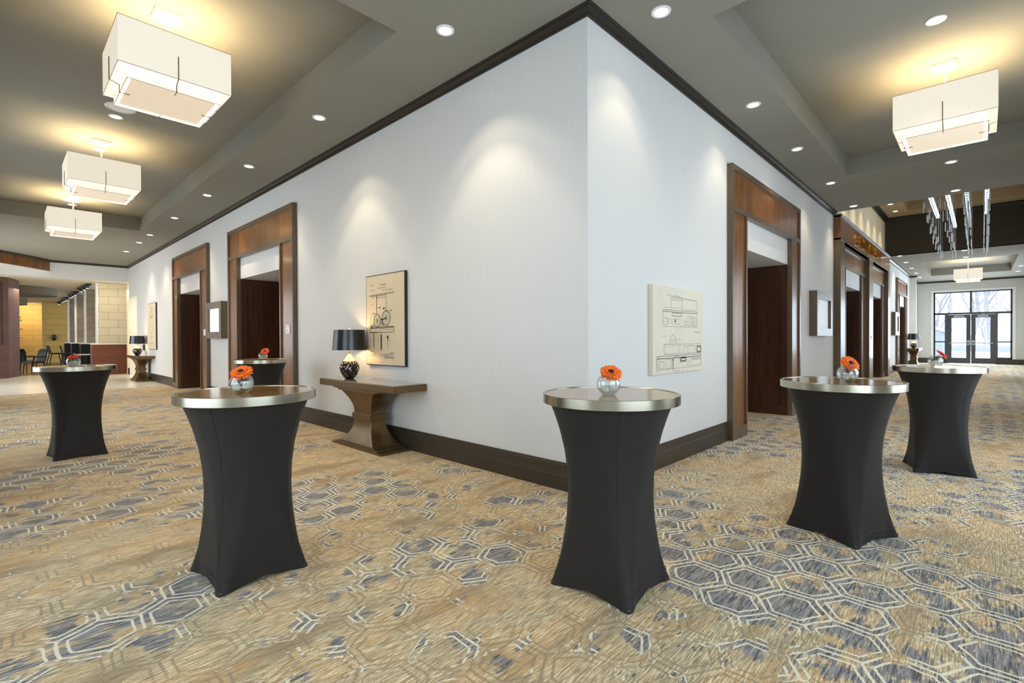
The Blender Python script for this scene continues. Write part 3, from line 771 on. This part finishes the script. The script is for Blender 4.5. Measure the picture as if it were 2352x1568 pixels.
# ------------------------------------------------------------------ console tables
def rect(hx, y0, y1, z, e=.01): return [(-hx+e, y0, z), (hx-e, y0, z), (hx, y0+e, z), (hx, y1-e, z), (hx-e, y1, z), (-hx+e, y1, z), (-hx, y1-e, z), (-hx, y0+e, z)]
def make_console(lab):
    t = thing('console_table', lab, 'console table', group='bronze pedestal console tables')
    b = MB(); b.box(-.912, .912, -.478, -.015, .757, .840, .005); b.obj('tabletop', 'bronze', t)
    b = MB(); b.box(-.897, .897, -.465, -.028, .8395, .8455); b.obj('top_inset', 'mirror_top', t)
    b = MB(); b.box(-.56, .56, -.45, -.04, .737, .757); b.box(-.46, .46, -.44, -.05, .716, .737); b.obj('under_moulding', 'bronze', t)
    yc = -.243; lo = []
    for j in range(17):
        f = j/16; c = (1-cos(f*pi/2))**1.15; z = .430+.286*f
        lo.append(rect(.205+.195*c, yc-.105-.080*c, yc+.105+.080*c, z, .006))
    b = MB(); b.loft(lo); b.obj('upper_pedestal', 'bronze', t, True)
    lo = []
    for j in range(17):
        f = j/16; c = (1-cos(f*pi/2))**1.15; z = .356-.290*f
        lo.append(rect(.205+.185*c, yc-.105-.083*c, yc+.105+.083*c, z, .006))
    b = MB(); b.loft(lo); b.obj('lower_pedestal', 'bronze', t, True)
    b = MB(); b.box(-.224, .224, yc-.124, yc+.124, .356, .430, .004); b.obj('collar', 'bronze', t)
    b = MB(); b.box(-.42, .42, yc-.196, yc+.196, .046, .066, .003); b.box(-.52, .52, yc-.206, yc+.206, .025, .046, .003); b.box(-.602, .602, yc-.214, yc+.214, 0, .025, .003); b.obj('plinth', 'bronze', t)
    return t
cs = make_console('bronze pedestal console table against the left wall under bicycle print'); cs.location = (0, 3.222, 0); cs.rotation_euler = (0, 0, -pi/2)
dup(cs, (0, 17.95, .004), -pi/2, 'bronze pedestal console table on the tiled floor at far left')
dup(cs, (25.2, 0, 0), 0, 'bronze pedestal console table at the far end of right corridor')

# ------------------------------------------------------------------ table lamps
def make_lamp(lab):
    t = thing('table_lamp', lab, 'table lamp', group='table lamps with black drum shades')
    body = [(.058, 0), (.062, .006), (.085, .03), (.112, .075), (.127, .125), (.129, .155), (.120, .19), (.098, .225), (.070, .258), (.045, .292), (.026, .318), (.015, .335)]
    b = MB(); b.lathe(body, 40); b.obj('body', 'mosaic', t, True)
    b = MB(); b.lathe([(.014, .335), (.016, .345), (.010, .36), (.010, .44)], 16); b.obj('neck', 'bronze', t, True)
    b = MB(); b.lathe([(.02, .44), (.03, .47), (.028, .52), (.01, .545)], 16); b.obj('bulb', 'bulb', t, True)
    zb, zt_ = .385, .655
    b = MB(); b.lathe([(.222, zb), (.200, zt_)], 56, cap=False); b.lathe([(.2185, zb), (.1965, zt_)], 56, cap=False)
    b.lathe([(.2185, zb), (.222, zb)], 56, cap=False); b.lathe([(.1965, zt_), (.200, zt_)], 56, cap=False)
    b.obj('shade', 'shade_black', t, True)
    b = MB(); b.lathe([(.2180, zb+.001), (.1960, zt_-.001)], 56, cap=False); b.obj('shade_lining', 'shade_inside', t, True)
    b = MB(); b.tube([(-.198, 0, zt_-.005), (.198, 0, zt_-.005)], .003, 6); b.tube([(0, -.198, zt_-.005), (0, .198, zt_-.005)], .003, 6)
    b.tube([(0, 0, .545), (0, 0, zt_+.004)], .004, 6); b.obj('harp', 'chrome', t)
    b = MB(); b.lathe([(.006, zt_), (.014, zt_+.012), (.017, zt_+.026), (.010, zt_+.04)], 16); b.obj('finial', 'chrome', t, True)
    b = MB(); b.tube([(.05, .0, .006), (.14, .06, .006), (.26, .09, .006), (.34, .05, .006), (.30, .0, .006), (.16, -.01, .006)], .003, 6); b.obj('cord', 'white_paint', t, True)
    return t
def put_lamp(x, y, z, rz, lab):
    global TL
    if TL is None: TL = make_lamp(lab); TL.location = (x, y, z); TL.rotation_euler = (0, 0, rz)
    else: dup(TL, (x, y, z), rz, lab)
TL = None
put_lamp(-.262, 3.70, .846, -1.2, 'mosaic table lamp with black drum shade beside bicycle print')
put_lamp(-.25, 18.45, .850, -1.2, 'mosaic table lamp with black drum shade on far left console')
put_lamp(24.95, -.25, .846, .3, 'mosaic table lamp with black drum shade at far end of right corridor')
b = MB(); b.box(0.0, .05, 18.62, 18.76, 1.0, 1.21); b.map(lambda x, y, z: Vector((-x, y, z)))
tag(b.obj('wall_box', 'black_plastic'), 'small black box on left wall behind the far lamp', 'wall box')

# ------------------------------------------------------------------ framed prints
class Ink:
    """thin strokes on a picture plane (u right, v up), drawn as flat ribbons"""
    def __init__(s, w=.0035): s.b = MB(); s.w = w
    def line(s, pts, w=None):
        w = (w or s.w)/2
        for (x0, y0), (x1, y1) in zip(pts, pts[1:]):
            d = Vector((x1-x0, y1-y0)); 
            if d.length < 1e-6: continue
            n = Vector((-d.y, d.x)).normalized()*w
            s.b.quad((x0+n.x, y0+n.y, 0), (x0-n.x, y0-n.y, 0), (x1-n.x, y1-n.y, 0), (x1+n.x, y1+n.y, 0))
    def circ(s, cx, cy, r, w=None, n=28, a0=0, a1=2*pi): s.line([(cx+r*cos(a0+(a1-a0)*i/n), cy+r*sin(a0+(a1-a0)*i/n)) for i in range(n+1)], w)
    def rect(s, x0, y0, x1, y1, w=None): s.line([(x0,y0),(x1,y0),(x1,y1),(x0,y1),(x0,y0)], w)
    def dot(s, cx, cy, r): s.b.poly([(cx+r*cos(2*pi*i/10), cy+r*sin(2*pi*i/10), 0) for i in range(10)])
    def scrib(s, x0, y, x1, h, rng, w=None):
        pts = []; x = x0
        while x < x1: pts.append((x, y+rng.uniform(0, h))); x += h*.42
        s.line(pts, w or s.w*.8)
    def text(s, txt, x, y, size, slant=0):
        cu = bpy.data.curves.new('t', 'FONT'); cu.body = txt; cu.size = size; cu.align_x = 'CENTER'; cu.shear = slant
        to = bpy.data.objects.new('t', cu); C.objects.link(to); bpy.context.view_layer.update()
        me = bpy.data.meshes.new_from_object(to.evaluated_get(bpy.context.evaluated_depsgraph_get())); bpy.data.objects.remove(to)
        for v in me.vertices: v.co = Vector((v.co.x+x, v.co.y+y, 0))
        s.b.bm.from_mesh(me)
def picture(lab, W, s0, s1, z0, z1, ink, flip, mat, edge, inkmat, th=.04):
    """flip: picture's right is toward smaller s (left wall)"""
    sc = (s0+s1)/2; loc = W(sc, 0, z0)
    t = thing('wall_art', lab, 'picture', loc)
    w, h = s1-s0, z1-z0
    loc3 = lambda u, p, v: W((-(u) if flip else u), p, v)
    b = MB(); b.box(-w/2, w/2, .002, th, 0, h); b.map(loc3).obj('canvas_edge', edge, t)
    b = MB(); b.box(-w/2+.012*(edge != mat), w/2-.012*(edge != mat), th-.001, th+.002, .012*(edge != mat), h-.012*(edge != mat)); b.map(loc3).obj('canvas', mat, t)
    ink.b.map(lambda u, v, z: loc3(u, th+.0035, v)).obj('printed_drawing', inkmat, t)
    return t
def bicycle_drawing(w, h):
    k_ = Ink(.004); rng = random.Random(5)
    X = lambda f: (f-.5)*w
    Y = lambda f: h*(1-f)
    k_.text('J. B. ALLEN', X(.46), Y(.125), .030); k_.scrib(X(.30), Y(.155), X(.56), .010, rng); k_.scrib(X(.46), Y(.185), X(.72), .016, rng); k_.scrib(X(.12), Y(.118), X(.20), .010, rng); k_.scrib(X(.12), Y(.172), X(.24), .014, rng)
    k_.line([(X(.10), Y(.222)), (X(.74), Y(.205))]); k_.line([(X(.10), Y(.232)), (X(.74), Y(.218))], .006); k_.line([(X(.74), Y(.205)), (X(.74), Y(.218))])
    k_.line([(X(.22), Y(.242)), (X(.54), Y(.232))]); k_.line([(X(.29), Y(.26)), (X(.53), Y(.252))], .005); k_.circ(X(.19), Y(.242), .014)
    k_.line([(X(.29), Y(.222)), (X(.29), Y(.43))], .011); k_.line([(X(.54), Y(.205)), (X(.54), Y(.42))], .006)
    for cx, cy, r in ((.30, .508, .088), (.54, .482, .098)):
        k_.circ(X(cx), Y(cy), r*1.0, .006, 36); k_.circ(X(cx), Y(cy), r*.9, .003, 36); k_.circ(X(cx), Y(cy), .012, .006)
        for i in range(14):
            a = 2*pi*i/14; k_.line([(X(cx)+.012*cos(a), Y(cy)+.012*sin(a)), (X(cx)+r*.9*cos(a), Y(cy)+r*.9*sin(a))], .0025)
    k_.line([(X(.42), Y(.50)), (X(.54), Y(.482))], .014); k_.circ(X(.42), Y(.51), .025, .010); k_.line([(X(.42), Y(.51)), (X(.47), Y(.56)), (X(.40), Y(.545))], .008)
    k_.line([(X(.29), Y(.36)), (X(.38), Y(.37))]); k_.dot(X(.38), Y(.365), .013); k_.line([(X(.46), Y(.385)), (X(.54), Y(.365))], .006); k_.dot(X(.48), Y(.378), .014)
    k_.line([(X(.54), Y(.405)), (X(.67), Y(.402))]); k_.line([(X(.67), Y(.392)), (X(.67), Y(.413))], .012); k_.line([(X(.20), Y(.425)), (X(.29), Y(.427))]); k_.dot(X(.20), Y(.425), .010)
    k_.line([(X(.14), Y(.42)), (X(.12), Y(.57))]); k_.circ(X(.165), Y(.575), .018, .012)
    k_.rect(X(.11), Y(.635), X(.74), Y(.575), .006); k_.line([(X(.10), Y(.592)), (X(.74), Y(.582))], .008); k_.line([(X(.36), Y(.632)), (X(.40), Y(.598)), (X(.74), Y(.61))], .004)
    k_.line([(X(.10), Y(.637)), (X(.33), Y(.637))], .008)
    for cx, w_, a, c_ in ((.21, .014, .65, .80), (.41, .026, .66, .825)): k_.line([(X(cx), Y(a)), (X(cx), Y(c_))], w_); k_.line([(X(cx), Y(a-.015)), (X(cx), Y(c_+.02))], .006)
    k_.line([(X(.58), Y(.68)), (X(.58), Y(.80))], .005); k_.line([(X(.58), Y(.67)), (X(.58), Y(.715))], .022); k_.line([(X(.545), Y(.69)), (X(.615), Y(.69))], .008)
    for fx, fy in ((.12, .735), (.33, .735), (.63, .735), (.18, .33)): k_.text('Fig', X(fx), Y(fy), .026, .3)
    for x0_, x1_, y_ in ((.12,.22,.855), (.11,.26,.88), (.10,.27,.902), (.52,.74,.878), (.40,.56,.892), (.50,.74,.905), (.62,.72,.862)): k_.scrib(X(x0_), Y(y_), X(x1_), .014, rng, .004)
    k_.line([(X(.48), Y(.914)), (X(.74), Y(.914))], .006); k_.line([(X(.34), Y(.965)), (X(.50), Y(.965))], .003)
    return k_
picture('tall framed bicycle drawing on tan paper above the near console', ML, 2.716, 3.642, 1.027, 2.232, bicycle_drawing(.926, 1.205), True, 'canvas_tan', 'canvas_edge', 'ink')
def building_drawing(w, h):
    k_ = Ink(.003); rng = random.Random(9)
    X = lambda f: (f-.5)*w
    Y = lambda f: h*(1-f)
    def R_(x0, y0, x1, y1, w_=None): k_.rect(X(x0), Y(y1), X(x1), Y(y0), w_)
    L_ = lambda *p: k_.line([(X(a), Y(c_)) for a, c_ in p])
    R_(.33,.12,.54,.24); R_(.54,.13,.86,.25); L_((.24,.10),(.86,.13)); L_((.38,.095),(.50,.1)); R_(.18,.27,.86,.29,.005); R_(.22,.24,.33,.27)
    for i in range(5): k_.circ(X(.36+.04*i), Y(.145), .008)
    R_(.18,.29,.86,.46); R_(.35,.30,.54,.335,.006); R_(.20,.36,.26,.44); R_(.27,.37,.33,.42); R_(.36,.37,.50,.43); k_.dot(X(.41), Y(.395), .02); R_(.78,.34,.84,.45)
    for i in range(3): L_((.64+.05*i,.37),(.665+.05*i,.32),(.69+.05*i,.37))
    for i in range(4): R_(.58+.06*i,.39,.62+.06*i,.44)
    L_((.30,.61),(.36,.545),(.43,.61)); R_(.31,.61,.43,.665); L_((.31,.635),(.43,.635)); k_.circ(X(.50), Y(.635), .03, None, 16, 0, pi)
    R_(.20,.665,.95,.78); R_(.20,.665,.48,.78); R_(.58,.70,.66,.78); R_(.66,.69,.82,.78); R_(.86,.70,.94,.77,.02)
    for i in range(12): k_.dot(X(.24+.055*i), Y(.685), .006)
    R_(.08,.80,.95,.825,.006); R_(.08,.83,.95,.95); R_(.07,.80,.11,.97); R_(.13,.86,.19,.94); k_.circ(X(.44), Y(.90), .09, .006, 18, 0, pi)
    R_(.23,.84,.33,.94); R_(.35,.84,.37,.95,.008); R_(.52,.83,.62,.87,.02); R_(.65,.88,.70,.93); R_(.74,.85,.94,.93)
    for i in range(5): L_((.74+.04*i,.87),(.76+.04*i,.845),(.78+.04*i,.87))
    k_.scrib(X(.36), Y(.985), X(.50), .010, rng); k_.scrib(X(.80), Y(.53), X(.93), .016, rng); k_.line([(X(.14), Y(.57)), (X(.26), Y(.57))], .002); k_.dot(X(.55), Y(.982), .008)
    return k_
picture('wide unframed canvas of building elevation drawings on the right wall', MR, 1.062, 2.318, .998, 1.927, building_drawing(1.256, .929), False, 'canvas_cream', 'canvas_cream', 'ink_grey', .045)
def strip_drawing(w, h):
    k_ = Ink(.006); rng = random.Random(2); X = lambda f: (f-.5)*w; Y = lambda f: h*(1-f)
    for i in range(5): k_.scrib(X(.25+.1*(i % 3)), Y(.08+.035*i), X(.6+.08*(i % 3)), .02, rng)
    k_.rect(X(.3), Y(.65), X(.62), Y(.32), .008); k_.line([(X(.3), Y(.5)), (X(.62), Y(.5))]); k_.scrib(X(.28), Y(.3), X(.7), .06, rng, .012); k_.scrib(X(.2), Y(.88), X(.8), .03, rng); k_.line([(X(.2), Y(.74)), (X(.8), Y(.73))])
    return k_
picture('tall pale framed drawing above the far left console', ML, 16.71, 17.95, 1.055, 2.575, strip_drawing(1.24, 1.52), True, 'canvas_tan', 'canvas_edge', 'ink')

# ------------------------------------------------------------------ wall displays beside the doors
def display(lab, W, s0, s1, z0, z1, scr, th=.14):
    t = thing('wall_display', lab, 'display', W((s0+s1)/2, 0, z0))
    w = s1-s0; h = z1-z0; f = lambda s, p, z: W(s, p, z)
    m_ = .15
    b = MB(); b.box(-w/2, -w/2+m_, .001, th, 0, h); b.box(w/2-m_, w/2, .001, th, 0, h); b.box(-w/2+m_, w/2-m_, .001, th, 0, m_); b.box(-w/2+m_, w/2-m_, .001, th, h-m_, h)
    b.map(f).obj('frame', 'bronze_wood', t)
    b = MB(); b.box(-w/2+m_, w/2-m_, .001, .085, m_, h-m_); b.map(f).obj('screen', scr, t)
    return t
display('bronze-framed wall display with white screen between the two left doorways', ML, 9.69, 10.84, 1.40, 2.23, 'screen_white', .135)
display('bronze-framed wall display with blue reflection painted on its screen beside the ballroom portal', MR, 7.547, 8.90, 1.40, 2.292, 'screen_blue_reflection')
display('small far bronze-framed wall display beyond the ballroom portal', MR, 19.74, 20.9, 1.42, 2.30, 'screen_blue_reflection', .13)

# room number plates
def plate(lab, s, z, W=ML, p=.054):
    t = thing('room_sign', lab, 'sign', W(s, p, z), 0, 'white room number plates')
    b = MB(); b.box(-.085, .085, .0005, .008, -.075, .045, .003); b.map(lambda a, p_, z_: W(a, p_, z_)).obj('plate', 'white_paint', t)
    b = MB(); b.box(-.085, .085, .0005, .010, .05, .075, .003); b.map(lambda a, p_, z_: W(a, p_, z_)).obj('name_strip', 'white_paint', t)
    b = MB(); b.box(-.006, .006, .008, .0092, -.045, -.005); b.map(lambda a, p_, z_: W(a, p_, z_)).obj('number', 'ink', t)
plate('small white room sign on the nearest left doorway panel', 6.25, 1.55); plate('small white room sign on the farther left doorway panel', 11.24, 1.55)
bx = MB(); bx.box(-.03, .03, .0005, .01, -.06, .06); bx.map(MR); tag(bx.obj('switch_plate', 'aluminium', loc=MR(14.05, .14, 1.35)), 'small metal plate on the portal middle pilaster', 'switch plate')

# ------------------------------------------------------------------ far left: restaurant beyond the tiled floor
MX = lambda s, p, z: Vector((s, YE-p, z))
b = MB(); b.box(XB-3, .22, YE, YE+.5, 3.62, HC+.05); struct(b.obj('wall_header', 'wall'))
b = MB(); b.prism([(-2.25, YE), (-2.86, 20.75), (-3.5, 20.0), (-4.7, 19.2), (-4.7, YE)], 3.84, HC-.075); struct(b.obj('trim_6', 'walnut_panel'))
b = MB(); b.prism([(-2.28, YE), (-2.88, 20.78), (-3.5, 20.04), (-4.69, 19.24), (-4.69, YE)], 3.82, 3.84); struct(b.obj('trim_7', 'white_paint'))
b = MB(); b.box(XB-6, 5, YE+.5, 42, 3.64, 3.72); struct(b.obj('ceiling', 'cream_paint'))
b = MB(); b.box(.0, 2.6, 22.0, 22.2, 0, 3.62); struct(b.obj('wall_passage', 'cream_paint'))
b = MB(); b.box(.0, 2.6, 21.965, 22.0, 0, .253); struct(b.obj('baseboard_passage', 'baseboard'))
b = MB(); b.box(.22, 2.6, 19.9, 20.05, 0, 3.2); struct(b.obj('wall_passage_near', 'cream_paint'))
b = MB(); b.box(.22, 2.6, 20.05, 22.0, 3.1, 3.2); struct(b.obj('ceiling', 'white_paint'))
lamp('AREA', 'passage_light', (1.2, 21.0, 3.05), 48, (1, .86, .62), (0, 0, -1), shape='SQUARE', size=.8)
for i, Yf in enumerate((22.8, 26.6, 30.5, 34.2)):
    b = MB(); b.box(-.80, .12 if i == 0 else .9, Yf, Yf+.3, 1.24, 3.63); struct(b.obj('wall_fin', 'stone_cream' if i == 0 else 'stone_grey'))
    b = MB(); b.box(-.86, -.80, Yf-.01, Yf+.31, 1.24, 3.63); struct(b.obj('trim_fin', 'white_paint'))
    t = thing('host_counter', ['red-brown wood counter below the cream stone pier', 'dark counter under the second stone fin', 'dark counter under the third stone fin', 'dark counter under the farthest stone fin'][i], 'counter', (-.4, Yf, 0), 0, 'counters under the stone fins')
    b = MB(); b.box(-.62, .52 if i == 0 else 1.2, -.3, .35, .004 if i == 0 else 0, 1.19); b.obj('body', 'wood_red' if i == 0 else 'black_chair', t)
    b = MB(); b.box(-.64, .54 if i == 0 else 1.2, -.32, .37, 1.19, 1.235); b.obj('counter_cap', 'white_paint', t)
b = MB(); b.prism([(-6.5, 22.9), (-3.28, 22.9), (-2.98, 24.0), (-3.4, 24.6), (-6.5, 24.6)], 0.0, 3.62); struct(b.obj('wall_wood_pier', 'wood_purple'))
b = MB(); b.box(-3.47, -3.44, 22.88, 22.9, 1.2, 3.5); struct(b.obj('trim_8', 'black_plastic'))
b = MB(); b.box(XB-6, 5, 41, 41.2, 0, 3.7); struct(b.obj('wall_restaurant_back', 'gold_panel'))
b = MB(); b.box(-1.75, 1.5, 37.6, 37.8, 0, 3.64); struct(b.obj('wall_restaurant_side', 'gold_panel'))
b = MB(); b.box(-4.4, -2.75, 40.2, 40.98, 0, 3.2); struct(b.obj('wall_restaurant_pier', 'stone_cream'))
b = MB(); b.lathe([(1.35, 3.30), (1.35, 3.66)], 56, -3.05, 27.4); struct(b.obj('trim_9', 'drum_paint', smooth=True))
b = MB(); b.lathe([(1.2, 3.30), (1.2, 3.66)], 48, -3.62, 35.6); struct(b.obj('trim_10', 'drum_paint', smooth=True))
for i, yy in enumerate((23.4, 27.9, 32.3, 36.7)):
    t = thing('track_light', 'black ceiling track with spot heads, %s from the stone pier' % ORD[i], 'track light', (-1.02, yy, 3.64), 0, 'ceiling tracks in the restaurant')
    b = MB(); b.box(-.09, .09, 0, 3.2, -.05, 0); b.obj('track', 'black_plastic', t)
    for j in range(3):
        b = MB(); b.lathe([(.06, -.16), (.07, -.05)], 14, 0, .5+1.05*j); h_ = b.obj('spot_head', 'black_plastic', t)
        b = MB(); b.lathe([(.045, -.162), (.045, -.159)], 14, 0, .5+1.05*j); b.obj('lens', 'spot_head', h_)
lamp('AREA', 'restaurant_wash', (-2.3, 39.6, 3.5), 50, (1, .80, .50), (.2, .8, -1), shape='SQUARE', size=.6)
lamp('AREA', 'restaurant_light', (-2.0, 30, 3.2), 55, (1, .82, .58), (0, 0, -1), shape='SQUARE', size=1.5)
lamp('AREA', 'restaurant_light', (-2.6, 24, 3.3), 26, (1, .86, .64), (0, 0, -1), shape='SQUARE', size=1.0)
lamp('AREA', 'pier_wash', (-.5, 21.9, 3.3), 7, (1, .90, .72), (0, .6, -1), shape='RECTANGLE', size=1.0, size_y=.2)
# wine rack, chairs, bar stools, table
t = thing('wine_rack', 'tall rack of pale horizontal bottles beside the wood pier', 'wine rack', (-3.05, 28.5, 0))
b = MB(); b.box(-.2, -.05, -.2, .2, 0, 3.0); b.obj('back', 'walnut_dark', t)
for j in range(11):
    b = MB(); b.tube([(-.05, 0, 1.35+.13*j), (.16+.1*sin(j*1.9), 0, 1.35+.13*j)], .028, 8); b.obj('bottle', 'cloth_white', t)
def make_chair(lab):
    t = thing('dining_chair', lab, 'chair', group='dark dining chairs in the restaurant')
    b = MB(); b.box(-.25, .25, -.25, .25, .42, .50, .02); b.obj('seat', 'black_chair', t)
    b = MB(); b.loft([[(-.24, .22, .5), (.24, .22, .5), (.24, .27, .5), (-.24, .27, .5)], [(-.25, .28, .85), (.25, .28, .85), (.25, .32, .85), (-.25, .32, .85)], [(-.20, .33, 1.0), (.20, .33, 1.0), (.20, .37, 1.0), (-.20, .37, 1.0)]]); b.obj('backrest', 'black_chair', t)
    for s_ in (-1, 1):
        b = MB(); b.tube([(s_*.27, .26, .68), (s_*.28, -.2, .68), (s_*.27, -.22, .5)], .02, 6); b.obj('armrest', 'black_chair', t)
        for q in (-1, 1):
            b = MB(); b.tube([(s_*.22, q*.21, .43), (s_*.24, q*.24, 0)], [.022, .016], 6); b.obj('leg', 'black_chair', t)
    return t
c0 = make_chair('dark dining chair half hidden behind the wood pier'); c0.location = (-2.80, 27.4, 0); c0.rotation_euler = (0, 0, radians(150))
dup(c0, (-2.52, 26.0, 0), radians(-60), 'dark dining chair with curved back next to the wood pier')
def make_stool(lab):
    t = thing('bar_stool', lab, 'stool', group='dark bar stools in the restaurant')
    b = MB(); b.box(-.2, .2, -.2, .2, .72, .78, .02); b.obj('seat', 'black_chair', t)
    b = MB(); b.loft([[(-.2, .18, .78), (.2, .18, .78), (.2, .21, .78), (-.2, .21, .78)], [(-.2, .26, 1.12), (.2, .26, 1.12), (.2, .29, 1.12), (-.2, .29, 1.12)]]); b.obj('backrest', 'black_chair', t)
    for s_ in (-1, 1):
        for q in (-1, 1):
            b = MB(); b.tube([(s_*.17, q*.17, .73), (s_*.27, q*.3, 0)], .018, 6); b.obj('leg', 'black_chair', t)
    b = MB(); b.tube([(-.23, -.24, .25), (.23, -.24, .25)], .012, 6); b.obj('footrest', 'aluminium', t)
    return t
c1 = make_stool('dark bar stool left of the orange flower, behind far table'); c1.location = (-1.72, 28.6, 0); c1.rotation_euler = (0, 0, radians(100))
dup(c1, (-1.35, 27.4, 0), radians(80), 'dark bar stool closer to the counters behind far table')
t = thing('dining_table', 'dark restaurant table with pale top before the stone fins', 'table', (-.95, 25.6, 0))
b = MB(); b.box(-.35, .35, -.4, .4, .72, .76, .005); b.obj('tabletop', 'cloth_white', t)
b = MB(); b.lathe([(.25, 0), (.24, .03), (.04, .06), (.04, .72)], 20); b.obj('pedestal', 'black_chair', t)
b = MB(); b.lathe([(.08, 0), (.14, .12), (.10, .35)], 20); b.map(lambda x, y, z: Vector((x*.8, y, z))); tag(b.obj('wall_fixture', 'black_plastic', loc=(-1.25, 37.5, 1.35)), 'black wall fixture on the golden restaurant wall', 'wall fixture')
